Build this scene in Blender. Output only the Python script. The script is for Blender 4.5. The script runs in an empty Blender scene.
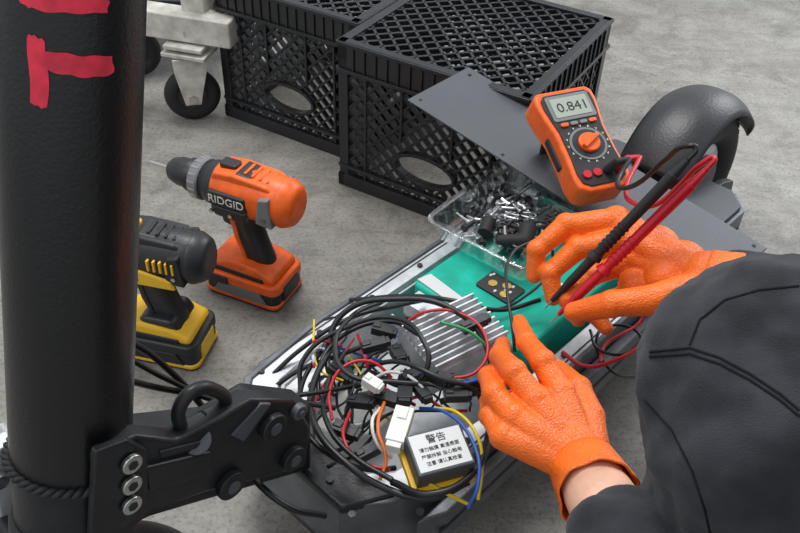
import bpy, bmesh, math, random
from mathutils import Vector, Matrix
from mathutils.bvhtree import BVHTree
random.seed(7)
sc=bpy.context.scene
sc.view_settings.view_transform='Standard'
rad=math.radians
# ---------------- camera -----------------
H=.85; PITCH=rad(40); ROLL=rad(2.2); FPX=860.
Fv=Vector((0,math.cos(PITCH),-math.sin(PITCH))); Rv=Vector((1,0,0)); Uv=Vector((0,math.sin(PITCH),math.cos(PITCH)))
Rr=Rv*math.cos(ROLL)+Uv*math.sin(ROLL); Ur=Uv*math.cos(ROLL)-Rv*math.sin(ROLL)
C=Vector((0,0,H))
cd=bpy.data.cameras.new('camera'); cam=bpy.data.objects.new('camera',cd); sc.collection.objects.link(cam)
m=Matrix.Identity(4)
for i in range(3):
    m[i][0]=Rr[i]; m[i][1]=Ur[i]; m[i][2]=-Fv[i]; m[i][3]=C[i]
cam.matrix_world=m; cd.sensor_width=36; cd.lens=36*FPX/800; cd.clip_start=.02; sc.camera=cam
def ray(u,v): return Fv+Rr*((u-400)/FPX)+Ur*((266.5-v)/FPX)
def P(u,v,z):
    d=ray(u,v); return C+d*((z-C.z)/d.z)
# scooter frame: x along deck (to the rear), y to its left, z up
SF=Matrix.Translation((.197,.855,0))@Matrix.Rotation(rad(48),4,'Z')
SFi=SF.inverted()
def L(u,v,z): return SFi@P(u,v,z)
def LO(u,v,o):
    c=SFi@C; d=SFi.to_3x3()@ray(u,v); return c+d*((o-c.y)/d.y)
# ---------------- materials -----------------
def lin(c): return tuple(((x/255)/12.92 if x/255<=.04045 else ((x/255+.055)/1.055)**2.4) for x in c)+(1,)
def mat(name,col,rough=.5,metal=0,bump=0,bscale=100,var=0,vscale=20,col2=None,coat=0,kind='noise',vdetail=4,bdist=.001,spec=.5,sheen=0):
    m=bpy.data.materials.new(name); m.use_nodes=True; nt=m.node_tree; b=nt.nodes['Principled BSDF']
    b.inputs['Base Color'].default_value=lin(col); b.inputs['Roughness'].default_value=rough; b.inputs['Metallic'].default_value=metal
    b.inputs['Specular IOR Level'].default_value=spec
    if sheen: b.inputs['Sheen Weight'].default_value=sheen; b.inputs['Sheen Roughness'].default_value=.6
    if coat: b.inputs['Coat Weight'].default_value=coat; b.inputs['Coat Roughness'].default_value=.15
    tc=nt.nodes.new('ShaderNodeTexCoord')
    if var or col2:
        n=nt.nodes.new('ShaderNodeTexNoise'); n.inputs['Scale'].default_value=vscale; n.inputs['Detail'].default_value=vdetail
        nt.links.new(tc.outputs['Object'],n.inputs['Vector'])
        r=nt.nodes.new('ShaderNodeValToRGB'); r.color_ramp.elements[0].position=.35; r.color_ramp.elements[1].position=.65
        c2=col2 if col2 else tuple(min(255,x*(1+var)) for x in col)
        r.color_ramp.elements[0].color=lin(tuple(x*(1-var) for x in col)) ; r.color_ramp.elements[1].color=lin(c2)
        nt.links.new(n.outputs['Fac'],r.inputs['Fac']); nt.links.new(r.outputs['Color'],b.inputs['Base Color'])
    if bump:
        if kind=='voronoi':
            n=nt.nodes.new('ShaderNodeTexVoronoi'); o=n.outputs['Distance']
        else:
            n=nt.nodes.new('ShaderNodeTexNoise'); n.inputs['Detail'].default_value=3; o=n.outputs['Fac']
        n.inputs['Scale'].default_value=bscale
        nt.links.new(tc.outputs['Object'],n.inputs['Vector'])
        bp=nt.nodes.new('ShaderNodeBump'); bp.inputs['Strength'].default_value=bump; bp.inputs['Distance'].default_value=bdist
        nt.links.new(o,bp.inputs['Height']); nt.links.new(bp.outputs['Normal'],b.inputs['Normal'])
        if kind=='voronoi':
            n2=nt.nodes.new('ShaderNodeTexNoise'); n2.inputs['Scale'].default_value=45; n2.inputs['Detail'].default_value=2; n2.inputs['Distortion'].default_value=1.0
            nt.links.new(tc.outputs['Object'],n2.inputs['Vector'])
            b2=nt.nodes.new('ShaderNodeBump'); b2.inputs['Strength'].default_value=.35; b2.inputs['Distance'].default_value=.003
            nt.links.new(n2.outputs['Fac'],b2.inputs['Height']); nt.links.new(b2.outputs['Normal'],bp.inputs['Normal'])
    return m
M={}
M['blackpl']=mat('black_plastic',(36,37,40),.42,bump=.3,bscale=300)
M['crate']=mat('crate_plastic',(33,34,37),.33,bump=.3,bscale=150,var=.15,vscale=15)
M['paint']=mat('black_paint',(16,16,18),.36,bump=.35,bscale=420,coat=.1)
M['fender']=mat('fender_plastic',(48,48,51),.42,bump=.5,bscale=250,var=.06,vscale=30)
M['frame']=mat('black_anodised',(36,37,40),.42,.25,bump=.3,bscale=400,var=.12,vscale=40)
M['rail']=mat('grey_rail',(100,103,108),.40,.5,bump=.2,bscale=400,var=.10,vscale=25)
M['darkmet']=mat('dark_grey_aluminium',(84,87,92),.5,.3,bump=.3,bscale=500,var=.04,vscale=8)
M['alu']=mat('aluminium',(205,208,211),.42,.45,var=.1,vscale=30)
M['steel']=mat('steel',(200,200,197),.28,1.0)
M['screw']=mat('zinc_screw',(150,152,155),.42,.8,var=.35,vscale=60)
M['beige']=mat('beige_paint',(190,187,178),.5,var=.10,vscale=40)
M['rubber']=mat('rubber',(30,30,31),.7,bump=.6,bscale=120)
M['orange']=mat('orange_plastic',(238,98,26),.42,var=.06,vscale=60)
M['glove']=mat('orange_nitrile',(244,110,26),.36,bump=.7,bscale=520,kind='voronoi',var=.04,vscale=25,bdist=.0008)
M['cuff']=mat('orange_nitrile_plain',(245,114,30),.4)
M['yellow']=mat('yellow_plastic',(236,184,34),.45)
M['teal']=mat('teal_film',(6,168,146),.42,var=.08,vscale=30,bump=.4,bscale=60,spec=.3)
M['white']=mat('white_plastic',(228,228,222),.5)
M['label']=mat('silver_label',(200,202,202),.45,.1)
M['ink']=mat('ink',(34,34,37),.6)
M['grey']=mat('grey_plastic',(118,120,122),.5)
M['lcd']=mat('lcd',(160,170,158),.2)
M['redpl']=mat('red_plastic',(195,22,44),.4)
M['marker']=mat('red_marker',(222,46,70),.6,var=.10,vscale=90)
M['skin']=mat('skin',(224,174,148),.5,bump=.3,bscale=200,var=.05,vscale=30)
M['cloth']=mat('charcoal_cloth',(54,55,60),1.0,bump=.9,bscale=900,var=.16,vscale=24,spec=.04,vdetail=10,bdist=.0008,sheen=.12)
M['seam']=mat('seam_thread',(32,33,36),.9,spec=.1)
M['hair']=mat('hair',(35,26,20),.7,bump=1,bscale=200)
M['gold']=mat('brass',(215,180,95),.3,.7)
for n,c in dict(w_black=(24,24,26),w_red=(190,25,40),w_yellow=(220,190,30),w_blue=(40,90,180),w_green=(40,140,80),w_white=(215,215,210),w_orange=(225,110,40)).items():
    M[n]=mat('wire_'+n[2:],c,.4)
def clearmat():
    m=bpy.data.materials.new('clear_plastic'); m.use_nodes=True; nt=m.node_tree; nt.nodes.clear()
    o=nt.nodes.new('ShaderNodeOutputMaterial'); mx=nt.nodes.new('ShaderNodeMixShader'); t=nt.nodes.new('ShaderNodeBsdfTransparent'); g=nt.nodes.new('ShaderNodeBsdfGlossy')
    t.inputs['Color'].default_value=(.97,.99,.99,1); g.inputs['Roughness'].default_value=.12
    f=nt.nodes.new('ShaderNodeLayerWeight'); f.inputs['Blend'].default_value=.3
    mm_=nt.nodes.new('ShaderNodeMath'); mm_.operation='ADD'; mm_.inputs[1].default_value=.07; mm_.use_clamp=True
    nt.links.new(f.outputs['Facing'],mm_.inputs[0]); nt.links.new(mm_.outputs[0],mx.inputs['Fac']); nt.links.new(t.outputs[0],mx.inputs[1]); nt.links.new(g.outputs[0],mx.inputs[2]); nt.links.new(mx.outputs[0],o.inputs[0])
    return m
M['clear']=clearmat()
def floormat():
    m=bpy.data.materials.new('concrete'); m.use_nodes=True; nt=m.node_tree; b=nt.nodes['Principled BSDF']
    tc=nt.nodes.new('ShaderNodeTexCoord')
    def noise(s,d=6,ro=.6,dist=0,vec=None):
        n=nt.nodes.new('ShaderNodeTexNoise'); n.inputs['Scale'].default_value=s; n.inputs['Detail'].default_value=d; n.inputs['Roughness'].default_value=ro; n.inputs['Distortion'].default_value=dist
        nt.links.new(vec or tc.outputs['Object'],n.inputs['Vector']); return n
    def ramp(n,p0,c0,p1,c1):
        r=nt.nodes.new('ShaderNodeValToRGB'); e=r.color_ramp.elements
        e[0].position=p0; e[0].color=c0; e[1].position=p1; e[1].color=c1
        nt.links.new(n.outputs['Fac'],r.inputs['Fac']); return r
    def mul(a,b_,f):
        mx=nt.nodes.new('ShaderNodeMixRGB'); mx.blend_type='MULTIPLY'; mx.inputs[0].default_value=f
        nt.links.new(a.outputs[0],mx.inputs[1]); nt.links.new(b_.outputs[0],mx.inputs[2]); return mx
    mp=nt.nodes.new('ShaderNodeMapping'); mp.inputs['Scale'].default_value=(1,7,1); mp.inputs['Rotation'].default_value=(0,0,.5); nt.links.new(tc.outputs['Object'],mp.inputs['Vector'])
    n1=noise(2.4); n2=noise(13,8,.72,.4); n3=noise(170,4,.7); n4=noise(4,9,.75,1.5); n5=noise(60,5,.6); n6=noise(6,6,.7,.3,mp.outputs[0])
    r=ramp(n1,.32,lin((130,126,120)),.68,lin((160,157,151)))
    r2=ramp(n2,.3,(.60,.59,.58,1),.6,(1.08,1.08,1.08,1))
    r3=ramp(n3,.36,(.45,.44,.42,1),.5,(1,1,1,1))
    r4=ramp(n4,.38,(.42,.41,.40,1),.50,(1,1,1,1))
    r5=ramp(n5,.28,(.35,.34,.33,1),.38,(1,1,1,1))
    r6=ramp(n6,.34,(.62,.62,.61,1),.5,(1,1,1,1))
    x=mul(r,r2,.8); x=mul(x,r3,.65); x=mul(x,r4,.5); x=mul(x,r5,.7); x=mul(x,r6,.5)
    nt.links.new(x.outputs[0],b.inputs['Base Color']); b.inputs['Roughness'].default_value=.5
    bp=nt.nodes.new('ShaderNodeBump'); bp.inputs['Strength'].default_value=.35; bp.inputs['Distance'].default_value=.002
    nt.links.new(n3.outputs['Fac'],bp.inputs['Height']); nt.links.new(bp.outputs[0],b.inputs['Normal'])
    return m
# ---------------- helpers -----------------
def empty(name,Mx=None):
    e=bpy.data.objects.new(name,None); sc.collection.objects.link(e); e.empty_display_size=.05
    if Mx is not None: e.matrix_world=Mx
    return e
def fin(name,bm,mt,parent,Mx=None,smooth=False,bevel=0,seg=2):
    bmesh.ops.recalc_face_normals(bm,faces=bm.faces)
    me=bpy.data.meshes.new(name); bm.to_mesh(me); bm.free()
    ob=bpy.data.objects.new(name,me); sc.collection.objects.link(ob)
    me.materials.append(M[mt] if isinstance(mt,str) else mt)
    if parent: ob.parent=parent
    if Mx is not None: ob.matrix_basis=Mx
    if smooth or bevel:
        for p in me.polygons: p.use_smooth=True
    if bevel:
        b=ob.modifiers.new('b','BEVEL'); b.width=bevel; b.segments=seg; b.limit_method='ANGLE'; b.angle_limit=rad(35); b.harden_normals=True
    elif smooth:
        me.set_sharp_from_angle(angle=rad(40))
    return ob
def bmbox(bm,c,s,Mx=Matrix.Identity(4)):
    bmesh.ops.create_cube(bm,size=1,matrix=Mx@Matrix.Translation(c)@Matrix.Diagonal((s[0],s[1],s[2],1)))
def box(name,c,s,mt,parent,rot=None,bevel=.002,seg=2):
    bm=bmesh.new(); bmbox(bm,(0,0,0),s)
    Mx=Matrix.Translation(c)
    if rot is not None: Mx=Mx@rot
    return fin(name,bm,mt,parent,Mx,bevel=bevel,seg=seg)
def RX(a): return Matrix.Rotation(rad(a),4,'X')
def RY(a): return Matrix.Rotation(rad(a),4,'Y')
def RZ(a): return Matrix.Rotation(rad(a),4,'Z')
def align(p0,p1):
    p0=Vector(p0);p1=Vector(p1); d=p1-p0
    return Matrix.Translation((p0+p1)/2)@d.to_track_quat('Z','Y').to_matrix().to_4x4(), d.length
def bmcyl(bm,p0,p1,r0,r1=None,seg=24):
    A,l=align(p0,p1)
    bmesh.ops.create_cone(bm,cap_ends=True,segments=seg,radius1=r0,radius2=r0 if r1 is None else r1,depth=l,matrix=A)
def cyl(name,p0,p1,r0,mt,parent,r1=None,seg=28,bevel=0):
    bm=bmesh.new(); bmcyl(bm,p0,p1,r0,r1,seg)
    return fin(name,bm,mt,parent,None,smooth=True,bevel=bevel)
def prism(name,pts,z0,z1,mt,parent,Mx=None,bevel=.002,seg=2):
    bm=bmesh.new(); a=[bm.verts.new((x,y,z0)) for x,y in pts]; b=[bm.verts.new((x,y,z1)) for x,y in pts]; n=len(pts)
    bm.faces.new(a[::-1]); bm.faces.new(b)
    for i in range(n): bm.faces.new((a[i],a[(i+1)%n],b[(i+1)%n],b[i]))
    return fin(name,bm,mt,parent,Mx,bevel=bevel,seg=seg)
XZ=Matrix(((1,0,0,0),(0,0,1,0),(0,1,0,0),(0,0,0,1)))  # prism xy -> xz, extruded along y
def rrect(w,h,r,n=5,cx=0,cy=0):
    o=[]
    for (sx,sy,a0) in ((1,1,0),(-1,1,90),(-1,-1,180),(1,-1,270)):
        for i in range(n+1):
            a=rad(a0+90*i/n); o.append((cx+sx*(w/2-r)+r*math.cos(a),cy+sy*(h/2-r)+r*math.sin(a)))
    return o
def lathe(name,prof,mt,parent,Mx=None,seg=32,sy=1):
    bm=bmesh.new(); rings=[]
    for x,r in prof:
        rings.append([bm.verts.new((x,r*sy*math.cos(2*math.pi*i/seg),r*math.sin(2*math.pi*i/seg))) for i in range(seg)])
    for a,b in zip(rings,rings[1:]):
        for i in range(seg): bm.faces.new((a[i],a[(i+1)%seg],b[(i+1)%seg],b[i]))
    bm.faces.new(rings[0]); bm.faces.new(rings[-1][::-1])
    return fin(name,bm,mt,parent,Mx,smooth=True)
def torus(name,R,r,mt,parent,Mx=None,rz=None,seg=48,k=16):
    bm=bmesh.new(); rz=rz or r; rings=[]
    for i in range(seg):
        a=2*math.pi*i/seg; ring=[]
        for j in range(k):
            b=2*math.pi*j/k; q=R+r*math.cos(b); ring.append(bm.verts.new((q*math.cos(a),q*math.sin(a),rz*math.sin(b))))
        rings.append(ring)
    for i in range(seg):
        A=rings[i];B=rings[(i+1)%seg]
        for j in range(k): bm.faces.new((A[j],A[(j+1)%k],B[(j+1)%k],B[j]))
    return fin(name,bm,mt,parent,Mx,smooth=True)
def tube(name,pts,r,mt,parent,closed=False,res=10):
    cu=bpy.data.curves.new(name,'CURVE'); cu.dimensions='3D'; cu.bevel_depth=r; cu.bevel_resolution=3; cu.resolution_u=res; cu.use_fill_caps=True
    s=cu.splines.new('BEZIER'); s.bezier_points.add(len(pts)-1)
    for b,p in zip(s.bezier_points,pts):
        b.co=p; b.handle_left_type='AUTO'; b.handle_right_type='AUTO'
    s.use_cyclic_u=closed
    ob=bpy.data.objects.new(name,cu); sc.collection.objects.link(ob); cu.materials.append(M[mt])
    if parent: ob.parent=parent
    return ob
def text(name,s,size,mt,parent,Mx,ext=.0002):
    cu=bpy.data.curves.new(name,'FONT'); cu.body=s; cu.size=size; cu.extrude=ext; cu.align_x='CENTER'; cu.align_y='CENTER'
    ob=bpy.data.objects.new(name,cu); sc.collection.objects.link(ob); cu.materials.append(M[mt]); ob.parent=parent; ob.matrix_basis=Mx
    return ob
def blob(name,segs,voxel,mt,parent,smooth=6,disp=0,dscale=.05,ell=()):
    bm=bmesh.new()
    for p0,r0,p1,r1 in segs:
        p0=Vector(p0);p1=Vector(p1)
        for p,r in ((p0,r0),(p1,r1)):
            bmesh.ops.create_icosphere(bm,subdivisions=3,radius=r,matrix=Matrix.Translation(p))
        if (p1-p0).length>1e-5: bmcyl(bm,p0,p1,r0,r1,20)
    for Mx in ell: bmesh.ops.create_icosphere(bm,subdivisions=3,radius=1,matrix=Mx)
    me=bpy.data.meshes.new(name); bm.to_mesh(me); bm.free()
    ob=bpy.data.objects.new(name,me); sc.collection.objects.link(ob); me.materials.append(M[mt])
    if parent: ob.parent=parent
    for p in me.polygons: p.use_smooth=True
    r=ob.modifiers.new('r','REMESH'); r.mode='VOXEL'; r.voxel_size=voxel; r.use_smooth_shade=True
    s=ob.modifiers.new('s','SMOOTH'); s.factor=.5; s.iterations=smooth
    if disp:
        t=bpy.data.textures.new(name,'CLOUDS'); t.noise_scale=dscale; t.noise_depth=2
        d=ob.modifiers.new('d','DISPLACE'); d.texture=t; d.strength=disp; d.mid_level=.5; d.texture_coords='LOCAL'
    return ob
# ---------------- floor + light -----------------
bm=bmesh.new(); bmbox(bm,(0,2,-.05),(12,12,.1)); M['floor']=floormat(); fin('floor',bm,'floor',None)
w=bpy.data.worlds.new('world'); sc.world=w; w.use_nodes=True
w.node_tree.nodes['Background'].inputs[0].default_value=(.88,.94,1,1); w.node_tree.nodes['Background'].inputs[1].default_value=.68
def area(name,loc,target,size,en,col=(1,1,1),sy=None):
    l=bpy.data.lights.new(name,'AREA'); l.size=size; l.energy=en; l.color=col
    if sy: l.shape='RECTANGLE'; l.size_y=sy
    o=bpy.data.objects.new(name,l); sc.collection.objects.link(o); o.location=loc
    o.rotation_euler=(Vector(target)-Vector(loc)).to_track_quat('-Z','Y').to_euler(); return o
area('ceiling_light',(-.3,1.6,3.0),(0,.9,0),1.1,66,(1,.99,.97))
area('door_light',(2.6,3.2,1.8),(.2,.8,.1),1.6,54,(.94,.97,1))
area('ceiling_light.001',(-1.6,-.4,2.6),(-.1,.7,.1),1.0,18,(1,.99,.97))
# ---------------- crates -----------------
def crate(name,corner,ang,w,h):
    e=empty(name,Matrix.Translation(corner)@RZ(ang)); bm=bmesh.new()
    def strip(Mf,a,b,wd,th,y):
        a=Vector(a);b=Vector(b); d=b-a; l=d.length; an=math.atan2(d.y,d.x); c=(a+b)/2
        bmbox(bm,(0,0,0),(l,th,wd),Mf@Matrix.Translation((c.x,y,c.y))@Matrix.Rotation(-an,4,'Y'))
    def lattice(Mf,x0,x1,z0,z1,sp,wd,th,y,hole=None,sl=1.0):
        for sg in (1,-1):
            c=-(x1-x0)*sl-(z1-z0)
            while c<(x1-x0)*sl+(z1-z0):
                N=90; seg=None; prev=None
                for i in range(N+1):
                    x=x0+(x1-x0)*i/N; z=z0+(x-x0)*sl+c if sg==1 else z0+(z1-z0)-(x-x0)*sl-c
                    ok=z0<=z<=z1
                    if ok and hole: ok=((x-hole[0])/hole[2])**2+((z-hole[1])/hole[3])**2>1
                    if ok:
                        if seg is None: seg=(x,z)
                        prev=(x,z)
                    else:
                        if seg and prev!=seg: strip(Mf,seg,prev,wd,th,y)
                        seg=None
                if seg and prev!=seg: strip(Mf,seg,prev,wd,th,y)
                c+=sp
    for k in range(4):
        Mf=Matrix.Translation((w/2,w/2,0))@RZ(90*k)@Matrix.Translation((-w/2,-w/2,0))
        bmbox(bm,(.009,.009,h/2),(.018,.018,h),Mf)
        bmbox(bm,(w/2,.005,h-.022),(w,.010,.044),Mf)
        bmbox(bm,(w/2,.003,h-.047),(w,.016,.006),Mf)
        bmbox(bm,(w/2,.003,h-.003),(w+.002,.012,.006),Mf)
        bmbox(bm,(w/2,.004,.012),(w+.004,.012,.024),Mf)
        bmbox(bm,(w/2,.003,.040),(w,.012,.005),Mf)
        for x in (.05,w-.05,w*.36,w*.64): bmbox(bm,(x,.007,h/2+(.06 if w*.3<x<w*.7 else 0)),(.005,.012,h-(.12 if w*.3<x<w*.7 else 0)),Mf)
        for i in range(14):
            bmbox(bm,(.03+i*(w-.06)/13,.001,h-.026),(.003,.008,.036),Mf)
        cx,cz=w/2,.082
        lattice(Mf,.018,w-.018,.04,h-.05,.025,.0042,.010,.008,(cx,cz,.055,.026))
        lattice(Mf,.018,w-.018,.024,.04,.020,.003,.008,.008)
        n=28
        for i in range(n):
            a=2*math.pi*i/n;b=2*math.pi*(i+1)/n
            strip(Mf,(cx+.055*math.cos(a),cz+.026*math.sin(a)),(cx+.055*math.cos(b),cz+.026*math.sin(b)),.006,.014,.006)
    Mt=Matrix(((1,0,0,0),(0,0,1,0),(0,1,0,h-.006),(0,0,0,1)))
    lattice(Mt,.01,w-.01,.01,w-.01,.030,.0052,.007,0,sl=1.0)
    for k in range(4):
        Mf=Matrix.Translation((w/2,w/2,0))@RZ(90*k)@Matrix.Translation((-w/2,-w/2,0))
        bmbox(bm,(w/2,.007,h-.003),(w,.014,.008),Mf)
    fin('lattice_shell',bm,'crate',e,bevel=.0008,seg=1)
    return e
A=P(340,183,0)
crate('milk_crate',A,-30,.324,.265)
u30=Vector((math.cos(rad(-30)),math.sin(rad(-30)),0))
Lc=P(227,115,0)
wL=(A-Lc).dot(u30)-.008
crate('milk_crate',Lc,-30,wL,.265)
# ---------------- caster cart -----------------
cart=empty('equipment_cart')
wc=P(196,118,0); wc.z=.052
ax=Vector((.25,-.97,0)).normalized(); fw=Vector((.97,.25,0))
Mw=Matrix.Translation(wc)@ax.to_track_quat('Z','Y').to_matrix().to_4x4()
torus('tyre',.036,.016,'rubber',cart,Mw,rz=.013)
cyl('wheel_disc',wc-ax*.009,wc+ax*.009,.034,'grey',cart)
cyl('wheel_face',wc-ax*.010,wc+ax*.0105,.026,'blackpl',cart)
cyl('axle_bolt',wc-ax*.026,wc+ax*.028,.008,'steel',cart,seg=6)
for sgn in (-1,1):
    B=Matrix(((fw.x,0,ax.x,wc.x),(fw.y,0,ax.y,wc.y),(0,1,0,wc.z),(0,0,0,1)))
    prism('fork_plate',[(-.014,-.012),(.014,-.012),(.035,.07),(.035,.080),(-.028,.080),(-.026,.05)],sgn*.021-.002,sgn*.021+.002,'beige',cart,B,bevel=.001)
box('mount_plate',wc+fw*.005+Vector((0,0,.086)),(.085,.06,.008),'beige',cart,RZ(-14))
box('mount_plate_upper',wc+fw*.005+Vector((0,0,.100)),(.075,.055,.008),'beige',cart,RZ(-14))
b0=wc+fw*.03+Vector((0,0,.132))
box('frame_beam',b0+Vector((-.13,.03,.0)),(.40,.045,.05),'beige',cart,RZ(-14),bevel=.004)
box('frame_post',b0+Vector((-.005,.02,.2)),(.045,.045,.40),'beige',cart,RZ(-14),bevel=.004)
for du in (-.02,.01): cyl('clamp_bolt',b0+Vector((du,-.0,-.008)),b0+Vector((du,-.02,-.008)),.008,'steel',cart,seg=6)
wc2=wc+Vector((-.15,.16,0))
Mw2=Matrix.Translation(wc2)@ax.to_track_quat('Z','Y').to_matrix().to_4x4()
torus('tyre',.036,.016,'rubber',cart,Mw2,rz=.016)
cyl('wheel_disc',wc2-ax*.012,wc2+ax*.012,.034,'frame',cart)
box('wheel_fork',wc2+Vector((0,0,.06)),(.05,.06,.06),'frame',cart)
box('lower_shelf',wc2+Vector((.02,.14,.10)),(.30,.30,.03),'frame',cart)
# ---------------- drills -----------------
def drill(body,accent,base,heading,scale=1,brand=None):
    O=body=='orange'
    e=empty('cordless_drill',Matrix.Translation(base)@RZ(heading)@Matrix.Scale(scale,4))
    hs=body if O else 'blackpl'
    prism('battery',rrect(.118,.076,.012,cx=-.002),.0,.034,'blackpl',e,bevel=.003)
    prism('battery_trim',rrect(.121,.079,.012,cx=-.002),.004,.012,body,e,bevel=.003,seg=3)
    prism('battery_top',rrect(.122,.080,.014,cx=-.002),.028,.045,body if O else 'blackpl',e,bevel=.004,seg=3)
    prism('battery_side',[(-.045,.012),(.040,.012),(.03,.030),(-.035,.030)],-.0405,.0405,'grey' if O else 'blackpl',e,XZ,bevel=.001)
    prism('battery_end_clip',rrect(.006,.040,.002,cx=-.061),.012,.036,'blackpl' if O else 'yellow',e,bevel=.001)
    prism('battery_end_clip',rrect(.006,.040,.002,cx=.059),.012,.036,'blackpl' if O else 'yellow',e,bevel=.001)
    prism('foot',[(-.055,.042),(.056,.042),(.052,.056),(.015,.068),(-.03,.064),(-.055,.054)],-.033,.033,body,e,XZ,bevel=.006,seg=3)
    prism('foot_panel',[(-.04,.044),(.045,.044),(.04,.054),(-.04,.052)],-.0345,.0345,'blackpl',e,XZ,bevel=.002)
    if not O: prism('foot_boot',[(-.045,.050),(.03,.050),(.012,.075),(-.030,.075)],-.028,.028,'blackpl',e,XZ,bevel=.006)
    for s in (1,-1): box('latch',(.03,s*.0405,.035),(.03,.004,.012),'blackpl' if O else 'yellow',e,bevel=.001)
    hp=[((-.016,.06),.020,),((-.008,.09),.0185),((.002,.12),.0195),((.004,.145),.023)]
    segs=[]
    for i in range(len(hp)-1):
        (a,ra),(b,rb)=hp[i],hp[i+1]
        for dx in (-.007,.007): segs.append(((a[0]+dx,0,a[1]),ra*.86,(b[0]+dx,0,b[1]),rb*.86))
    blob('handle_grip',segs,.003,'blackpl',e,smooth=3)
    prism('handle_stripe',[(-.006,.066),(.000,.066),(.012,.10),(.016,.135),(.008,.135),(.004,.10)],-.0178,.0178,accent,e,XZ,bevel=.002)
    prism('trigger',[(.02,.108),(.034,.112),(.036,.124),(.034,.14),(.018,.14)],-.009,.009,'blackpl',e,XZ,bevel=.003)
    T=Matrix.Translation((0,0,.170))
    lathe('motor_housing',[(-.082,.012),(-.081,.026),(-.074,.032),(-.055,.035),(-.02,.0355),(.02,.0345),(.034,.033),(.037,.029)],hs,e,T,sy=.94)
    lathe('rear_cap',[(-.0835,.010),(-.084,.022),(-.08,.0285),(-.068,.0345),(-.064,.0345),(-.064,.02)],hs,e,T,sy=.95)
    prism('rear_vent',[(-.062,.146),(-.036,.148),(-.042,.188),(-.058,.192)],-.0345,.0345,'grey' if O else 'ink',e,XZ,bevel=.003)
    prism('top_shell',[(-.066,.188),(-.05,.202),(.0,.206),(.03,.203),(.036,.193),(.03,.185),(-.06,.185)],-.023,.023,body if O else 'blackpl',e,XZ,bevel=.006,seg=3)
    prism('top_grip',[(-.05,.198),(-.02,.205),(.0,.2075),(.0,.19),(-.05,.19)],-.019,.019,'blackpl',e,XZ,bevel=.004,seg=3)
    for i in range(4): box('top_vent',(-.046+i*.011,0,.203+i*.0013),(.004,.026,.003),'orange' if O else 'ink',e,bevel=.001)
    prism('speed_switch',rrect(.026,.018,.004,cx=.016),.203,.2105,'blackpl' if O else 'yellow',e,bevel=.002)
    if not O:
        for s in (1,-1):
            prism('yellow_flank',[(-.050,.140),(.036,.140),(.036,.160),(.0,.164),(-.045,.154)],s*.0345-.004,s*.0345+.002,'yellow',e,XZ,bevel=.003)
            prism('yellow_flank_top',[(.010,.166),(.036,.163),(.036,.190),(.02,.192)],s*.0325-.004,s*.0325+.002,'yellow',e,XZ,bevel=.003)
            for i in range(5): box('side_vent',(-.05+i*.008,s*.0335,.174),(.003,.006,.016),'yellow',e,bevel=.0008)
    lathe('gearbox',[(.03,.028),(.034,.031),(.046,.030),(.050,.027),(.056,.0265)],'blackpl',e,T)
    lathe('clutch_ring',[(.056,.0285),(.058,.030),(.070,.029),(.073,.026)],'grey',e,T,seg=20)
    for i in range(18):
        a=2*math.pi*i/18
        box('clutch_rib',(.064,.0285*math.cos(a),.170+.0285*math.sin(a)),(.011,.003,.003),'steel',e,bevel=0)
    lathe('chuck',[(.072,.022),(.076,.0235),(.083,.0235),(.085,.0205),(.100,.020),(.112,.016),(.118,.010)],'blackpl',e,T,seg=16)
    cyl('drill_bit',(.115,0,.170),(.150,0,.170),.0022,'steel',e)
    cyl('bit_tip',(.148,0,.170),(.160,0,.170),.0016,'steel',e,r1=.0006)
    if O:
        prism('side_panel',[(-.026,.160),(.034,.160),(.036,.168),(.034,.182),(-.022,.182)],-.0356,.0356,'blackpl',e,XZ,bevel=.003)
        prism('side_flash',[(-.02,.140),(.028,.142),(.034,.158),(-.024,.158)],-.0340,.0340,'blackpl',e,XZ,bevel=.004)
    if brand:
        Mt=Matrix(((-1,0,0,.005),(0,0,1,.0362),(0,1,0,.171),(0,0,0,1)))
        text('logo',brand,.0165,'white',e,Mt)
    for (x,z) in ((.0,.150),(-.05,.16),(.03,.15)): cyl('case_screw',(x,.034,z),(x,.0376,z),.003,'steel',e,seg=8)
    return e
drill('orange','orange',P(254,286,0),157,1.02,'RIDGID')
drill('yellow','blackpl',P(167,345,0),168,1.0)
# ---------------- electric scooter -----------------
S=empty('electric_scooter',SF)
out=[(-.45,-.075),(-.45,.08),(-.41,.115),(-.30,.128),(.27,.128),(.30,.10),(.30,-.10),(.27,-.128),(-.30,-.128),(-.41,-.11)]
def scale_poly(p,d):
    return [(x+d if x<-.2 else x-d if x>.1 else x, y-d if y>0 else y+d) for x,y in p]
def ring(name,o,i,z0,z1,mt):
    bm=bmesh.new(); n=len(o)
    V=[[bm.verts.new((x,y,z)) for x,y in pl] for pl,z in ((o,z0),(o,z1),(i,z1),(i,z0))]
    for a in range(4):
        A_=V[a];B_=V[(a+1)%4]
        for k in range(n): bm.faces.new((A_[k],A_[(k+1)%n],B_[(k+1)%n],B_[k]))
    return fin(name,bm,mt,S,bevel=.0015)
in1=scale_poly(out,.006); in2=scale_poly(out,.027); in3=scale_poly(out,.031)
ring('deck_outer_rail',out,in1,.075,.160,'rail')
ring('deck_inner_channel',in1,in2,.08,.157,'alu')
ring('deck_inner_lip',in2,in3,.08,.149,'alu')
prism('deck_bottom',out,.066,.082,'frame',S,bevel=.003)
prism('bay_floor',scale_poly(out,.03),.082,.086,'alu',S,bevel=0)
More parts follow.
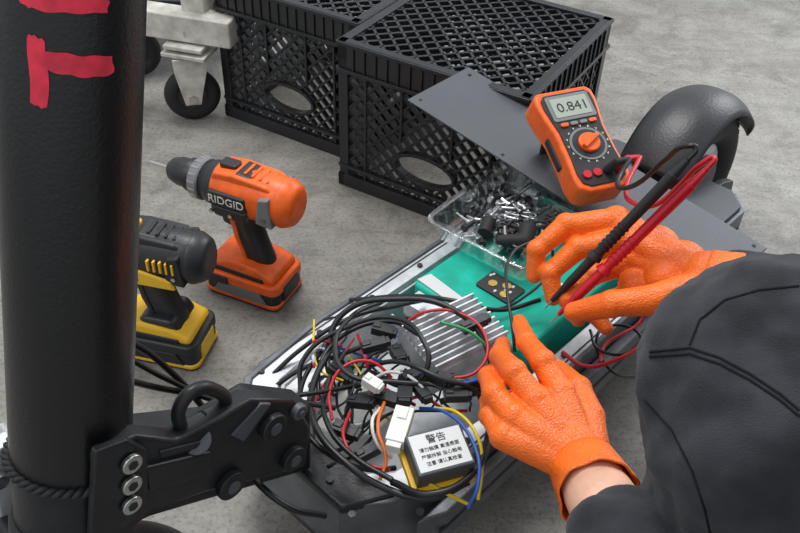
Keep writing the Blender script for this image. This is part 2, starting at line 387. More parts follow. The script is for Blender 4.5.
for s in (1,-1):
    prism('side_skirt',[(-.40,s*.128),(-.37,s*.142),(.24,s*.142),(.27,s*.128)],.085,.135,'rail',S,bevel=.003)
    prism('side_skirt_groove',[(-.38,s*.141),(-.37,s*.1425),(.24,s*.1425),(.25,s*.141)],.108,.114,'ink',S,bevel=0)
prism('deck_rear_cover',[(.11,-.122),(.11,.122),(.268,.122),(.295,.095),(.295,-.095),(.268,-.122)],.156,.166,'darkmet',S,bevel=.002)
for i in range(8):
    x=-.39+i*.085
    for s in (1,-1): cyl('rail_screw',(x,s*.110,.155),(x,s*.110,.1595),.0035,'ink',S,seg=10)
for s in (1,-1): prism('rail_groove',rrect(.62,.0018,.0008,cx=-.05,cy=s*.117),.156,.1577,'ink',S,bevel=0)
WC=Vector((.335,.0,.125))
for s in (1,-1):
    prism('rear_arm',[(.26,.09),(.26,.15),(.32,.155),(.36,.14),(.365,.115),(.34,.10)],s*.066-.007,s*.066+.007,'frame',S,XZ,bevel=.003)
def wheel(c,pre):
    Mr=Matrix.Translation(c)@RX(90)
    torus(pre+'_tyre',.090,.034,'rubber',S,Mr,rz=.040,seg=64,k=20)
    bm=bmesh.new()
    for i in range(46):
        a=2*math.pi*i/46
        for s in (-1.5,-.5,.5,1.5):
            aa=a+(0 if abs(s)>1 else math.pi/46)
            rr=.1165 if abs(s)>1 else .1235
            Mx=Matrix.Rotation(aa,4,'Z')@Matrix.Translation((rr,0,s*.016))@Matrix.Rotation(rad(-s*22),4,'Y')
            bmbox(bm,(0,0,0),(.007,.0095,.012),Mx)
    fin(pre+'_tread',bm,'rubber',S,Mr,bevel=.0008,seg=1)
    cyl(pre+'_rim',c+Vector((0,-.026,0)),c+Vector((0,.026,0)),.064,'alu',S,seg=48,bevel=.003)
    cyl(pre+'_hub_motor',c+Vector((0,-.036,0)),c+Vector((0,.036,0)),.046,'frame',S,seg=40,bevel=.004)
    cyl(pre+'_axle',c+Vector((0,-.078,0)),c+Vector((0,.078,0)),.008,'steel',S,seg=12)
wheel(WC,'rear')
FW=Vector((-.71,-.02,.125)); wheel(FW,'front')
def fender(name,c,R,a0,a1,hw,mt,drop=.03,pw=2.4):
    bm=bmesh.new(); rows=[]
    for i in range(41):
        a=rad(a0+(a1-a0)*i/40); tp=math.sin(math.pi*min(1,(i+2)/8)/2)
        row=[]
        for j in range(17):
            q=-1+2*j/16; o=q*hw*(.70+.30*tp); r=R-drop*abs(q)**pw
            row.append(bm.verts.new((c.x+r*math.cos(a),c.y+o,c.z+r*math.sin(a))))
        rows.append(row)
    for a,b in zip(rows,rows[1:]):
        for j in range(16): bm.faces.new((a[j],a[j+1],b[j+1],b[j]))
    ob=fin(name,bm,mt,S); 
    for p in ob.data.polygons: p.use_smooth=True
    so=ob.modifiers.new('s','SOLIDIFY'); so.thickness=.003; so.offset=-1
fender('rear_fender',WC+Vector((.0,0,-.004)),.143,22,150,.053,'fender',drop=.020,pw=2.6)
fender('front_fender',FW,.148,-5,150,.048,'frame')
box('tail_light',(WC.x+.128,0,WC.z+.064),(.008,.030,.016),'redpl',S,RY(-62))
for s in (1,-1): prism('front_fork',[(-.735,.10),(-.69,.10),(-.655,.24),(-.64,.285),(-.70,.285),(-.735,.2)],-.02+s*.062-.006,-.02+s*.062+.006,'frame',S,XZ,bevel=.003)
# stem
base=Vector((-.650,-.020,.344)); tv=Vector((-.562,.004,.658))-base; td=tv.normalized()
TR=.0395
tb=base+td*.022
top=base+td*.75
cyl('stem_tube',tb,top,TR,'paint',S,seg=64,bevel=.001)
cyl('stem_collar',base-td*.11,tb+td*.001,TR*.965,'frame',S,seg=48,bevel=.003)
cyl('stem_lower_clamp',base-td*.10,base-td*.025,TR+.002,'frame',S,seg=48,bevel=.003)
Rt=td.to_track_quat('Z','Y').to_matrix().to_4x4()
for ph in (0,math.pi):
    pts=[]
    for i in range(120):
        a=2*math.pi*i/120; b=a*22+ph; rr=TR+.0012+.0018*math.cos(b)
        pts.append(Matrix.Translation(base+td*.024)@Rt@Vector((rr*math.cos(a),rr*math.sin(a),.0018*math.sin(b)+.003*math.cos(a))))
    tube('braided_sleeve_ring',pts,.0021,'rubber',S,closed=True,res=3)
cyl('handlebar',top+Vector((0,-.30,.0)),top+Vector((0,.30,.0)),.014,'frame',S)
for s in (1,-1): cyl('handlebar_grip',top+Vector((0,s*.19,0)),top+Vector((0,s*.31,0)),.018,'rubber',S)
camL=SFi@C
def tube_patch(name,s0,s1,t0,t1,mt,ph=0):
    mid=base+tv*.9; f=(camL-mid); f=(f-td*f.dot(td)).normalized(); r=td.cross(f).normalized()
    bm=bmesh.new(); rows=[]
    n=30;k=8
    for i in range(n+1):
        row=[]
        for j in range(k+1):
            x=i/n; y=j/k
            sn=s0+(s1-s0)*x; t=t0+(t1-t0)*y
            sn+=(.018*math.sin(5*y+ph)+.012*(2*y-1)**2*(1-2*x))
            t+=(.0018*math.sin(6*x+ph)+.0012*math.sin(17*x+ph*2))+(.004*(abs(2*x-1)**6)*(1-2*y))
            th=math.asin(max(-.98,min(.98,sn)))
            d=f*math.cos(th)+r*math.sin(th)
            q=base+tv*t
            row.append(bm.verts.new(q+d*(TR+.0005)))
        rows.append(row)
    for a,b in zip(rows,rows[1:]):
        for j in range(k): bm.faces.new((a[j],a[j+1],b[j+1],b[j]))
    return fin(name,bm,mt,S)
tube_patch('marker_letter_t_bar',-.50,-.27,.852,.962,'marker')
tube_patch('marker_letter_t_stem',-.31,.53,.908,.942,'marker',1)
tube_patch('marker_letter_e_back',-.60,-.34,1.006,1.09,'marker',2)
tube_patch('marker_letter_e_arm',-.58,.46,1.004,1.03,'marker',3)
tube_patch('marker_letter_e_arm',-.60,.40,1.06,1.08,'marker',.5)
# folding hinge
def plate(name,px,o,th,mt,bevel=.003):
    pts=[LO(u,v,o) for u,v in px]
    return prism(name,[(p.x,p.z) for p in pts],o,o+th,mt,S,XZ,bevel=bevel)
arm=[(96,455),(138,436),(180,440),(222,418),(252,400),(296,400),(312,428),(306,468),(262,480),(205,494),(150,514),(120,545),(96,545)]
plate('hinge_arm_plate',arm,-.062,.018,'frame',.004)
plate('hinge_arm_inner',[(96,455),(138,436),(222,425),(262,400),(312,405),(312,470),(150,518),(96,545)],-.030,.030,'frame',.004)
plate('hinge_cheek',[(96,452),(128,440),(148,450),(150,512),(118,535),(100,560),(90,560)],-.067,.007,'frame',.002)
plate('hinge_strap',[(146,468),(212,452),(214,474),(150,492)],-.066,.006,'frame',.002)
plate('hinge_rib',[(232,436),(262,404),(272,404),(244,442)],-.064,.004,'darkmet',.001)
plate('hinge_slot',[(160,452),(200,442),(202,447),(162,458)],-.0635,.003,'ink',.0005)
for (u,v,r) in ((130,462,.0075),(130,483,.0075),(130,503,.0075)):
    p=LO(u,v,-.068); cyl('hinge_bolt',p,p+Vector((0,-.004,0)),r,'steel',S,seg=24,bevel=.001); cyl('bolt_socket',p+Vector((0,-.0035,0)),p+Vector((0,-.0046,0)),r*.5,'ink',S,seg=6)
for (u,v,r,mt) in ((270,424,.012,'frame'),(290,456,.012,'frame'),(228,482,.013,'frame'),(296,409,.007,'darkmet')):
    p=LO(u,v,-.062); cyl('hinge_pivot',p,p+Vector((0,-.007,0)),r,mt,S,seg=28,bevel=.0015); cyl('pivot_centre',p+Vector((0,-.0065,0)),p+Vector((0,-.0085,0)),r*.45,'darkmet',S,seg=12)
hk=[LO(u,v,-.05) for u,v in ((192,438),(180,424),(181,404),(195,390),(214,390),(226,402),(223,416),(211,423),(200,417))]
tube('latch_hook',hk,.0052,'frame',S)
cyl('hook_base',LO(196,440,-.06),LO(196,440,-.03),.011,'darkmet',S,seg=20,bevel=.001)
box('neck_block',(-.668,-.02,.262),(.075,.10,.05),'frame',S,RY(15),bevel=.006)
pl=L(3,432,.34)
cyl('side_lever_pivot',pl,pl+Vector((0,-.02,0)),.009,'steel',S)
box('lever_bracket',L(4,478,.32),(.022,.016,.075),'alu',S,RY(8),bevel=.003)
cyl('lever_screw',L(8,462,.335)+Vector((-.012,-.008,0)),L(8,462,.335)+Vector((-.012,-.014,0)),.006,'steel',S)
def ps(name,px,r,mt,par=None):
    return tube(name,[L(u,v,z) for u,v,z in px],r,mt,par or S)
ps('brake_cable',[(120,335,.38),(160,362,.33),(205,410,.27),(240,462,.24),(285,505,.22),(325,516,.19)],.003,'w_black')
ps('throttle_cable',[(118,378,.36),(170,390,.30),(230,398,.26),(285,400,.22),(335,408,.2)],.0028,'w_black')
ps('motor_cable',[(118,352,.36),(165,378,.32),(225,402,.26),(300,395,.22),(360,385,.2)],.0025,'w_black')
# nose
prism('nose_panel',[(-.452,-.08),(-.452,.06),(-.438,.07),(-.42,.06),(-.405,-.105)],.152,.164,'frame',S,bevel=.003)
for (u,v) in ((330,480),(352,515),(420,512)):
    p=L(u,v,.165); cyl('nose_screw',p,p+Vector((0,0,.002)),.004,'darkmet',S,seg=6)
# bay internals
prism('bay_divider',[(-.21,-.09),(-.205,-.09),(-.205,.09),(-.21,.09)],.082,.135,'alu',S,bevel=.0005)
p=L(352,402,.13); cyl('cover_disc',(p.x,p.y,.09),(p.x,p.y,.128),.046,'white',S,seg=48,bevel=.004); torus('cover_ring',.033,.004,'alu',S,Matrix.Translation((p.x,p.y,.129)))
p=L(300,375,.14); box('bay_liner',(p.x,p.y-.02,.12),(.08,.05,.05),'alu',S,RZ(10),bevel=.004)
Mc=Matrix.Translation(L(454,334,.212))@RZ(-12)@RX(8)
bm=bmesh.new(); bmbox(bm,(0,0,-.018),(.096,.068,.036))
for i in range(9): bmbox(bm,(0,-.0300+i*.0075,.004),(.096,.0028,.012))
fin('motor_controller',bm,'alu',S,Mc,bevel=.0008,seg=1)
Mc=Matrix.Translation(L(432,300,.170))
bm=bmesh.new(); bmbox(bm,(0,0,-.01),(.05,.045,.02)); fin('relay_module',bm,'alu',S,Mc,bevel=.001)
def conn(u,v,z,sz,mt,rz,rx=10):
    p=L(u,v,z); bm=bmesh.new(); bmbox(bm,(0,0,0),sz); bmbox(bm,(0,sz[1]*.3,sz[2]*.5),(sz[0]*.5,sz[1]*.35,.003)); bmbox(bm,(0,-sz[1]*.55,0),(sz[0]*.8,sz[1]*.2,sz[2]*.8))
    fin('connector_housing',bm,mt,S,Matrix.Translation(p)@RZ(rz)@RX(rx),bevel=.0008,seg=1)
conn(400,427,.225,(.018,.038,.014),'white',-62,8)
conn(372,383,.225,(.012,.018,.010),'white',10,8)
for (u,v,z,rz) in ((383,330,.225,30),(374,345,.22,60),(360,402,.205,20),(398,354,.225,-30),(372,398,.2,45),(412,376,.215,80),(340,372,.2,15),(474,324,.235,70),(422,392,.215,-20),(456,394,.22,50),(345,430,.19,20),(368,452,.19,70),(440,378,.225,5),(388,398,.21,15),(405,392,.215,-50)):
    conn(u,v,z,(random.uniform(.011,.016),random.uniform(.022,.030),.010),'blackpl',rz,random.uniform(-20,20))
loops=[
 [(335,395,.19),(328,350,.2),(345,312,.22),(398,299,.235),(452,309,.24),(486,345,.225),(484,385,.21),(440,402,.2)],
 [(300,390,.18),(303,360,.2),(345,328,.22),(395,318,.235),(424,342,.24),(428,365,.23),(410,385,.21),(370,372,.2)],
 [(325,345,.19),(302,385,.19),(303,425,.2),(330,455,.2),(372,470,.2),(395,468,.19)],
 [(330,350,.2),(313,385,.2),(315,425,.21),(345,462,.21),(385,488,.2),(430,498,.2),(468,482,.2)],
 [(345,352,.2),(326,388,.2),(328,425,.21),(352,455,.21),(392,480,.21)],
 [(392,482,.2),(430,494,.215),(472,474,.215),(489,430,.21),(488,395,.2),(474,384,.22),(440,380,.22)],
 [(370,365,.21),(400,362,.23),(440,378,.235),(476,392,.22),(486,415,.2)],
 [(385,300,.2),(350,318,.22),(335,345,.22),(350,375,.22),(395,382,.22),(430,384,.22)],
 [(350,300,.16),(410,296,.19),(450,300,.21),(500,310,.2),(540,300,.2)],
 [(270,390,.15),(300,370,.17),(340,355,.19),(380,340,.2)],
 [(265,382,.15),(300,350,.17),(350,318,.19),(400,305,.19),(425,300,.18)],
 [(318,400,.19),(322,360,.2),(352,330,.21),(392,322,.22),(418,334,.23)],
]
for i,l in enumerate(loops): ps('harness_loop',l,.0033 if i in(0,3,5) else .0026,'w_black')
cols=[('w_red',[(332,420,.2),(330,390,.21),(345,366,.22),(372,362,.22),(392,378,.21)]),
('w_red',[(400,326,.22),(425,312,.235),(462,314,.24),(486,338,.235),(478,370,.225),(440,380,.22)]),
('w_red',[(350,412,.2),(344,440,.205),(362,462,.2),(390,470,.2)]),
('w_yellow',[(408,448,.20),(412,470,.21),(440,490,.205),(470,505,.19)]),
('w_yellow',[(435,408,.21),(456,412,.22),(478,438,.22),(482,465,.21),(478,500,.19)]),
('w_blue',[(420,408,.2),(445,412,.215),(474,445,.22),(478,485,.21),(468,508,.19)]),
('w_blue',[(420,372,.22),(445,382,.225),(470,382,.225),(490,372,.22)]),
('w_white',[(370,380,.2),(395,372,.22),(420,385,.22),(430,402,.21)]),
('w_white',[(380,408,.21),(372,425,.22),(378,445,.21),(392,458,.2)]),
('w_green',[(440,322,.24),(470,332,.24),(490,350,.225),(500,362,.2)]),
('w_orange',[(385,400,.21),(378,430,.22),(386,460,.21),(380,480,.2)]),
]
for c,l in cols: ps('harness_wire',l,.0017,c)
cl=['w_black']*11+['w_red','w_yellow','w_white','w_red','w_blue']
for i in range(32):
    u,v=random.uniform(330,425),random.uniform(332,425)
    pts=[]; a=random.uniform(0,6.28); z=random.uniform(.15,.2)
    for k in range(5):
        pts.append((u,v,z+random.uniform(-.01,.015))); a+=random.uniform(-.8,.8)
        u=min(470,max(314,u+28*math.cos(a))); v=min(468,max(320,v+22*math.sin(a)))
        if u>405 and v>412: v=411
    ps('harness_wire',pts,random.choice((.0012,.0015,.0018)),cl[i%len(cl)])
# converter with label
cv=L(440,449,.232)
Rc=RZ(-28)@RX(10)
Mc=Matrix.Translation(cv)@Rc
bm=bmesh.new(); bmbox(bm,(0,0,-.015),(.054,.042,.030)); fin('voltage_converter',bm,'darkmet',S,Mc,bevel=.002)
bm=bmesh.new(); bmbox(bm,(0,0,.0004),(.049,.037,.0008)); fin('converter_label',bm,'label',S,Mc,bevel=.0002,seg=1)
def lab(txt,sz,y,x=0): text('label_text',txt,sz,'ink',S,Mc@Matrix.Translation((x,y,.001)))
lab('警告',.0095,.011); lab('请勿触摸 高温表面',.0046,.002); lab('严禁拆解 当心触电',.0046,-.005); lab('注意 请认真检查',.0046,-.012)
for dx in (-.029,.029): box('converter_flange',Mc@Vector((dx,0,-.024)),(.005,.044,.008),'yellow',S,Rc,bevel=.001)
box('converter_end',Mc@Vector((0,-.023,-.026)),(.056,.005,.008),'yellow',S,Rc,bevel=.001)
# battery
bt=empty('battery_pack',SF@Matrix.Translation((-.05,0,0)))
prism('cells_wrapped',rrect(.262,.166,.012),.0865,.176,'teal',bt,bevel=.005,seg=3)
prism('spec_label',rrect(.060,.070,.002,cx=.092,cy=.02),.176,.1768,'white',bt,bevel=0)
for i in range(6): prism('label_line',rrect(.0022,.055 if i%2 else .04,.0005,cx=.070+i*.008,cy=.02),.1768,.177,'ink',bt,bevel=0)
prism('control_board',rrect(.034,.050,.003,cx=-.065,cy=.0),.176,.179,'ink',bt,bevel=.0005)
for dx,dy in ((-.008,-.012),(.006,-.005),(-.002,.010)): cyl('board_contact',(-.065+dx,dy,.179),(-.065+dx,dy,.1802),.0055,'gold',bt)
for i in range(6): box('board_chip',(-.065+random.uniform(-.012,.012),random.uniform(-.02,.022),.1798),(.004,.003,.0015),'label',bt,bevel=0)
prism('protective_sheet',[(-.128,.01),(-.112,.005),(-.105,.075),(-.124,.08)],.176,.178,'label',bt,bevel=.0005)
prism('warning_sticker',rrect(.03,.022,.001,cx=-.02,cy=-.055),.176,.1768,'white',bt,bevel=0)
for i in range(3): prism('sticker_line',rrect(.022,.0015,.0005,cx=-.02,cy=-.061+i*.006),.1768,.177,'ink',bt,bevel=0)
# cover plate
cp=empty('deck_cover_plate',SF)
cor=[(.005,.268,.272),(.139,.272,.272),(.187,-.193,.176),(.055,-.193,.176)]
bm=bmesh.new(); a=[bm.verts.new(Vector(c)) for c in cor]; b=[bm.verts.new(Vector(c)+Vector((0,0,.003))) for c in cor]
bm.faces.new(a[::-1]); bm.faces.new(b)
for i in range(4): bm.faces.new((a[i],a[(i+1)%4],b[(i+1)%4],b[i]))
fin('sheet_metal_panel',bm,'darkmet',cp,bevel=.0008,seg=1)
def pz(o): return .176+(o+.193)/.463*.096+.003
for (s_,o_) in ((.02,.258),(.125,.258),(.03,.12),(.145,.12),(.06,-.18),(.175,-.18)):
    z=pz(o_); cyl('screw_hole',(s_,o_,z-.001),(s_,o_,z+.0006),.0028,'ink',cp,seg=10)
# ---------------- clear tray with hardware -----------------
tr=empty('clear_parts_tray',SF@Matrix.Translation((-.012,.060,.1785))@RZ(4))
def shell(name,w,d,h,t=.0010):
    bm=bmesh.new()
    o=rrect(w,d,.012); o2=rrect(w*.93,d*.92,.010)
    A_=[bm.verts.new((x,y,h)) for x,y in o]; B_=[bm.verts.new((x,y,0)) for x,y in o2]; n=len(o)
    for i in range(n): bm.faces.new((A_[i],A_[(i+1)%n],B_[(i+1)%n],B_[i]))
    bm.faces.new(B_)
    R_=[bm.verts.new((x*1.06,y*1.06,h+.001)) for x,y in o]
    for i in range(n): bm.faces.new((A_[i],A_[(i+1)%n],R_[(i+1)%n],R_[i]))
    ob=fin(name,bm,'clear',tr); so=ob.modifiers.new('s','SOLIDIFY'); so.thickness=t
    for p in ob.data.polygons: p.use_smooth=False
    return ob
TW,TD=.172,.146
shell('tray_body',TW,TD,.026)
for i in range(15):
    y=-.058+i*.0083
    tube('tray_rib',[(-.074,y,.001),(-.03,y+.001,.0018),(.03,y,.0018),(.074,y,.001)],.0007,'clear',tr)
tube('tray_rim',[(x*1.05,y*1.05,.0275) for x,y in rrect(TW,TD,.012,3)],.0014,'clear',tr,closed=True)
for s in (1,-1):
    for i in range(9): tube('tray_flute',[(-.07+i*.0175,s*TD*.46,.002),(-.07+i*.0175,s*TD*.5,.026)],.0012,'clear',tr)
for i in range(8):
    for s in (1,-1): tube('tray_flute',[(s*TW*.465,-.055+i*.0157,.002),(s*TW*.5,-.055+i*.0157,.026)],.0012,'clear',tr)
def hardware(name,n,mt,sx,sy,cx,cy,rs,ls,z1):
    bm=bmesh.new()
    for i in range(n):
        x,y=random.gauss(cx,sx),random.gauss(cy,sy); x=max(-.064,min(.058,x)); y=max(-.054,min(.054,y)); z=.004+random.uniform(0,z1)
        a=random.uniform(0,6.28); l=random.uniform(*ls); d=Vector((math.cos(a),math.sin(a),random.uniform(-.15,.3)))
        p0=Vector((x,y,z)); r=random.choice(rs); bmcyl(bm,p0,p0+d*l,r,None,8); bmcyl(bm,p0-d*.003,p0,r*2,None,10)
    fin(name,bm,mt,tr,smooth=True)
hardware('zinc_screws',70,'screw',.030,.026,.005,.01,(.0014,.0019),(.008,.020),.010)
hardware('steel_bolts',10,'steel',.030,.026,0,0,(.0024,.003),(.012,.018),.010)
hardware('black_bolts',32,'ink',.032,.028,-.01,.0,(.002,.0026),(.010,.018),.010)
for i in range(12):
    torus('washers',.0042,.0012,'screw',tr,Matrix.Translation((random.gauss(0,.035),random.gauss(0,.028),random.uniform(.004,.014)))@RX(random.uniform(-30,30)),seg=16,k=6)
blob('rubber_grommet',[((-.030,-.035,.016),.009,(-.012,-.027,.018),.012),((-.048,-.012,.014),.008,(-.030,-.035,.016),.009)],.002,'rubber',tr)
cyl('rubber_spacer',(-.045,.015,.010),(-.025,.022,.016),.009,'rubber',tr)
# ---------------- multimeter -----------------
top_=Vector((.196,1.000,.288)); bot_=Vector((.2455,.886,.228))
Y=(top_-bot_).normalized(); X=Vector((Y.y,-Y.x,0)).normalized(); Z=X.cross(Y)
MM=Matrix(((X.x,Y.x,Z.x,bot_.x-.004),(X.y,Y.y,Z.y,bot_.y-.004),(X.z,Y.z,Z.z,bot_.z),(0,0,0,1)))@Matrix.Diagonal((.96,.90,1,1))
mm=empty('multimeter',MM)
outl=[(-.026,-.004),(.026,-.004),(.038,.004),(.041,.02),(.0385,.05),(.038,.095),(.042,.118),(.045,.14),(.044,.155),(.037,.163),(-.037,.163),(-.044,.155),(-.045,.14),(-.042,.118),(-.038,.095),(-.0385,.05),(-.041,.02),(-.038,.004)]
prism('holster',outl,0,.038,'orange',mm,bevel=.005,seg=4)
prism('side_grip',[(-.041,.05),(.041,.05),(.0405,.10),(-.0405,.10)],.010,.022,'ink',mm,bevel=.002)
face=[(x*.84,.008+y*.90) for x,y in outl]
prism('face_panel',face,.036,.040,'ink',mm,bevel=.001)
prism('display_bezel',rrect(.064,.042,.004,cy=.130),.039,.0415,'grey',mm,bevel=.001)
prism('display',rrect(.054,.031,.002,cy=.130),.041,.0422,'lcd',mm,bevel=0)
text('display_digits','0.841',.021,'ink',mm,Matrix.Translation((.002,.129,.0424)))
for i in range(4): prism('function_button',rrect(.011,.006,.0025,cx=-.021+i*.014,cy=.1025),.040,.043,'orange' if i in(0,3) else 'grey',mm,bevel=.001)
cyl('dial_ring',(0,.068,.039),(0,.068,.0410),.026,'grey',mm,seg=48)
cyl('dial_ring_inner',(0,.068,.039),(0,.068,.0415),.0225,'ink',mm,seg=48)
cyl('selector_dial',(0,.068,.040),(0,.068,.046),.0150,'orange',mm,seg=40,bevel=.002)
box('dial_pointer',(0,.068,.048),(.007,.029,.006),'orange',mm,RZ(-60),bevel=.0015)
for i in range(16):
    a=2*math.pi*i/16; text('dial_mark','V' if i%3 else 'A',.005,'white',mm,Matrix.Translation((.0288*math.cos(a),.068+.0288*math.sin(a),.0404)))
for i,c in enumerate(('redpl','redpl','ink','redpl')):
    cyl('jack',(-.0225+i*.015,.022,.039),(-.0225+i*.015,.022,.043),.0058,c,mm)
prism('kickstand',[(-.025,.02),(.025,.02),(.022,.03),(-.022,.03)],-.004,.002,'ink',mm,bevel=.001)
box('kickstand_leg',(0,.12,-.022),(.045,.005,.06),'ink',mm,RX(-25))
MMi=MM.inverted()
def w2m(p): return MMi@Vector(p)
j1=Vector((.0075,.022,.042)); j2=Vector((.0225,.022,.042))
for j,c in ((j1,'ink'),(j2,'redpl')):
    cyl('plug',j,j+Vector((.004,-.002,.022)),.0065,c,mm,r1=.0055); cyl('plug_boot',j+Vector((.004,-.002,.020)),j+Vector((.014,-.008,.030)),.0055,c,mm,r1=.0035)
def probe(mt,tip,back):
    t=w2m(tip);b=w2m(back);d=(b-t).normalized(); Ln=(b-t).length
    cyl('probe_needle',t,t+d*.02,.0010,'steel',mm)
    cyl('probe_nose',t+d*.012,t+d*.045,.0028,mt,mm,r1=.0052)
    cyl('probe_guard',t+d*.080,t+d*.087,.0092,mt,mm,r1=.0075)
    cyl('probe_body',t+d*.040,t+d*(Ln-.02),.0054,mt,mm,r1=.0070,bevel=.001)
    for i in range(6): cyl('probe_rib',t+d*(.095+i*.006),t+d*(.098+i*.006),.0073,mt,mm)
    cyl('probe_strain_relief',t+d*(Ln-.022),t+d*Ln,.0062,mt,mm,r1=.0034)
    return b
b1=probe('ink',P(545,308,.22),P(688,160,.40))
b2=probe('redpl',P(551,322,.215),P(706,170,.39))
tube('test_lead_black',[b1]+[w2m(P(*q)) for q in ((696,148,.41),(688,146,.41),(665,160,.38),(640,182,.34),(622,188,.31),(618,180,.295))]+[j1+Vector((.014,-.008,.030))],.0030,'w_black',mm)
tube('test_lead_red',[b2]+[w2m(P(*q)) for q in ((714,158,.40),(700,165,.39),(680,185,.36),(655,205,.33),(632,202,.31),(626,190,.30))]+[j2+Vector((.014,-.008,.030))],.0030,'w_red',mm)
tube('test_lead_red_tail',[w2m(P(*q)) for q in ((662,300,.20),(655,322,.175),(640,345,.17),(615,360,.168),(585,366,.166),(562,352,.166))],.0026,'w_red',mm)
tube('test_lead_red_tail',[w2m(P(*q)) for q in ((650,300,.19),(640,322,.172),(620,335,.17),(605,345,.168),(600,362,.166))],.0024,'w_red',mm)
ps('test_wire',[(515,352,.225),(512,325,.24),(507,290,.25),(508,262,.25),(526,244,.24),(548,243,.23),(552,262,.21),(520,300,.19),(490,312,.19)],.0017,'w_black')
ps('spare_wire_coil',[(590,330,.17),(600,350,.17),(630,352,.168),(640,335,.168),(615,325,.17),(596,342,.17),(606,365,.15),(640,378,.10)],.0018,'w_black')
# ---------------- person -----------------
man=empty('mechanic')
WR=P(706,277,.285); EL=Vector((.53,.56,.31))
rh=dict(
 i=[(616,221,.292),(566,225,.284),(537,250,.262),(534,276,.236)],
 m=[(624,240,.286),(578,248,.270),(550,273,.246),(553,298,.226)],
 r=[(634,260,.274),(592,275,.252),(568,299,.232),(578,319,.220)],
 l=[(650,281,.262),(616,299,.242),(594,314,.224),(606,328,.218)])
fr=dict(i=(.0150,.0128,.0114,.0094),m=(.0150,.0128,.0114,.0096),r=(.0142,.0122,.0110,.0092),l=(.0130,.0110,.0100,.0084))
frl=dict(i=(.0136,.0118,.0105,.0087),m=(.0136,.0118,.0105,.0088),r=(.0128,.0112,.0099,.0084),l=(.0118,.0100,.0091,.0076))
def hand(W,rw,fing,thumb,tr_,palm,fr):
    segs=[]
    for k,pp in fing.items():
        q=[P(*p) for p in pp]; r=fr[k]
        segs.append((W,rw*.66,q[0],r[0]*1.08))
        for j in range(3): segs.append((q[j],r[j],q[j+1],r[j+1]*.93))
        for j in (1,2): segs.append((q[j],r[j]*1.07,q[j]+Vector((0,0,.0005)),r[j]*1.06))
        segs.append((q[0],r[0]*1.10,q[0]+Vector((0,0,.001)),r[0]*1.10))
    q=[P(*p) for p in thumb]
    for j in range(len(q)-1): segs.append((q[j],tr_[j],q[j+1],tr_[j+1]*.95))
    segs.append((q[-2],tr_[-2]*1.05,q[-2]+Vector((0,0,.0005)),tr_[-2]*1.05))
    for p,r in palm: segs.append((P(*p),r,P(*p)+Vector((0,0,.001)),r))
    return segs
segs=hand(WR,.029,rh,[(692,290,.285),(652,300,.285),(612,304,.275),(574,312,.25)],(.019,.0158,.0140,.0112),[((655,250,.274),.027),((682,266,.277),.027),((642,241,.277),.021),((665,280,.27),.025),((635,285,.258),.018)],fr)
dR=(EL-WR).normalized()
segs.append((WR,.0275,WR+dR*.03,.031))
blob('right_hand_glove',segs,.0015,'glove',man,smooth=2,disp=.0006,dscale=.02)
WL=P(583,466,.245); ELL=Vector((.218,.155,.33))
lh=dict(
 i=[(560,394,.262),(543,362,.274),(527,342,.258),(519,322,.238)],
 m=[(536,401,.266),(514,372,.276),(500,356,.250),(503,344,.226)],
 r=[(514,417,.260),(494,393,.264),(488,377,.240),(496,369,.218)],
 l=[(503,436,.250),(490,416,.248),(489,402,.228),(498,395,.208)])
segs=hand(WL,.030,lh,[(588,446,.245),(588,418,.248),(577,390,.248),(559,371,.238)],(.019,.016,.0138,.0112),[((556,432,.248),.024),((542,420,.25),.022),((570,450,.245),.026)],frl)
dL=(ELL-WL).normalized()
segs.append((WL,.0285,WL+dL*.012,.0300))
blob('left_hand_glove',segs,.0015,'glove',man,smooth=2,disp=.0006,dscale=.02)
def cuff(W,d,r0,r1,ln,name):
    Mx=Matrix.Translation(W)@d.to_track_quat('Z','Y').to_matrix().to_4x4()
    bm=bmesh.new(); rows=[]; n=64;k=10
    for j in range(k+1):
        t=j/k; row=[]
        for i in range(n):
            a=2*math.pi*i/n; r=r0+(r1-r0)*t+.0012*t*math.sin(5*a+1)+.0008*math.sin(9*a+6*t)*t
            row.append(bm.verts.new((r*math.cos(a),r*math.sin(a),ln*t+.0025*t*math.sin(2*a))))
        rows.append(row)
    for a,b in zip(rows,rows[1:]):
        for i in range(n): bm.faces.new((a[i],a[(i+1)%n],b[(i+1)%n],b[i]))
    ob=fin(name,bm,'glove',man,Mx,smooth=True); so=ob.modifiers.new('s','SOLIDIFY'); so.thickness=.0016
cuff(WL,dL,.0300,.0345,.036,'left_glove_cuff')
cuff(WR,dR,.0290,.0345,.040,'right_glove_cuff')
blob('left_forearm_skin',[(WL,.0265,WL+dL*.13,.034)],.003,'skin',man,smooth=2)
body=[
 ((.68,.33,.25),.135,(.63,.325,.40),.130),((.63,.325,.40),.130,(.50,.31,.54),.135),
 ((.44,.17,.59),.075,(.46,.45,.59),.075),((.52,.22,.55),.10,(.52,.40,.55),.10),((.47,.31,.60),.08,(.42,.31,.67),.058),
 # right leg (raised knee)
 ((.66,.41,.23),.120,(.42,.425,.37),.104),((.42,.425,.37),.104,(.262,.412,.418),.090),((.262,.412,.418),.090,(.262,.39,.39),.088),
 ((.262,.39,.39),.086,(.29,.40,.24),.074),((.29,.40,.24),.074,(.335,.42,.10),.056),
 # left leg kneeling
 ((.70,.24,.23),.115,(.40,.09,.085),.078),((.40,.09,.085),.078,(.62,.10,.068),.060),((.62,.10,.068),.060,(.80,.11,.055),.046),
 # arms
 ((.46,.45,.59),.072,EL,.056),(EL,.056,WR+dR*.036,.037),
 ((.44,.17,.59),.072,ELL,.054),(ELL,.054,WL+dL*.092,.0405),
]
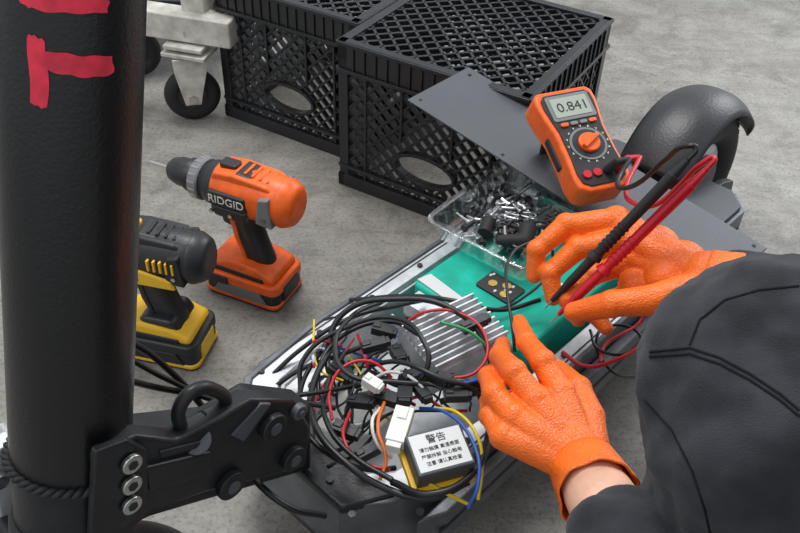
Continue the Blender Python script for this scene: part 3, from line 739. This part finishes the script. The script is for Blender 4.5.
bd=blob('work_clothes',body,.005,'cloth',man,smooth=3,disp=.020,dscale=.05)
# long folds in the cloth
t2=bpy.data.textures.new('folds','MARBLE'); t2.noise_scale=.12; t2.turbulence=9; t2.marble_type='SOFT'
d2=bd.modifiers.new('folds','DISPLACE'); d2.texture=t2; d2.strength=.006; d2.mid_level=.5; d2.texture_coords='LOCAL'
blob('right_shoe',[((.35,.425,.06),.045,(.30,.43,.04),.038),((.30,.43,.04),.038,(.19,.445,.034),.034)],.005,'rubber',man)
blob('left_shoe',[((.80,.11,.055),.045,(.84,.11,.10),.035),((.80,.11,.055),.045,(.88,.115,.035),.033)],.005,'rubber',man)
hc=Vector((.345,.31,.80))
blob('head',[((.41,.31,.68),.052,(.375,.31,.76),.055),(hc,.088,hc+Vector((.01,0,.02)),.09),(hc+Vector((-.045,0,-.055)),.05,hc+Vector((-.03,0,-.03)),.06),
 (hc+Vector((-.088,0,.005)),.009,hc+Vector((-.103,0,-.025)),.012),(hc+Vector((.0,.088,0)),.014,hc+Vector((0,.09,-.02)),.012),(hc+Vector((.0,-.088,0)),.014,hc+Vector((0,-.09,-.02)),.012),
 (hc+Vector((-.085,.015,-.058)),.008,hc+Vector((-.085,-.015,-.058)),.008)],.004,'skin',man,smooth=4)
blob('hair',[(hc+Vector((.03,0,.035)),.092,hc+Vector((-.005,0,.045)),.088)],.005,'hair',man)
for s in (1,-1):
    blob('eye',[(hc+Vector((-.078,s*.03,.0)),.012,hc+Vector((-.079,s*.03,.0)),.012)],.002,'white',man)
    blob('iris',[(hc+Vector((-.088,s*.03,.0)),.005,hc+Vector((-.0885,s*.03,.0)),.005)],.001,'ink',man)
bpy.context.view_layer.update()
dg=bpy.context.evaluated_depsgraph_get()
bv=BVHTree.FromObject(bd,dg)
def seam(px):
    pts=[]
    for (u,v) in px:
        h=bv.ray_cast(C,ray(u,v).normalized())
        if h[0] is not None and (not pts or (h[0]-pts[-1]).length<.12): pts.append(h[0]+h[1]*.0001)
    if len(pts)>2: tube('stitched_seam',pts,.0009,'seam',man)
def dense(px,n=8):
    o=[]
    for a,b in zip(px,px[1:]):
        for i in range(n): o.append((a[0]+(b[0]-a[0])*i/n,a[1]+(b[1]-a[1])*i/n))
    return o+[px[-1]]
seam(dense([(650,352),(690,348),(720,358),(750,374),(780,394),(799,410)]))
seam(dense([(650,357),(690,354),(720,364),(750,380),(780,400),(799,416)]))
seam(dense([(690,345),(700,320),(725,300),(760,290),(799,286)]))
seam(dense([(645,400),(672,430),(692,470),(705,510),(710,532)]))
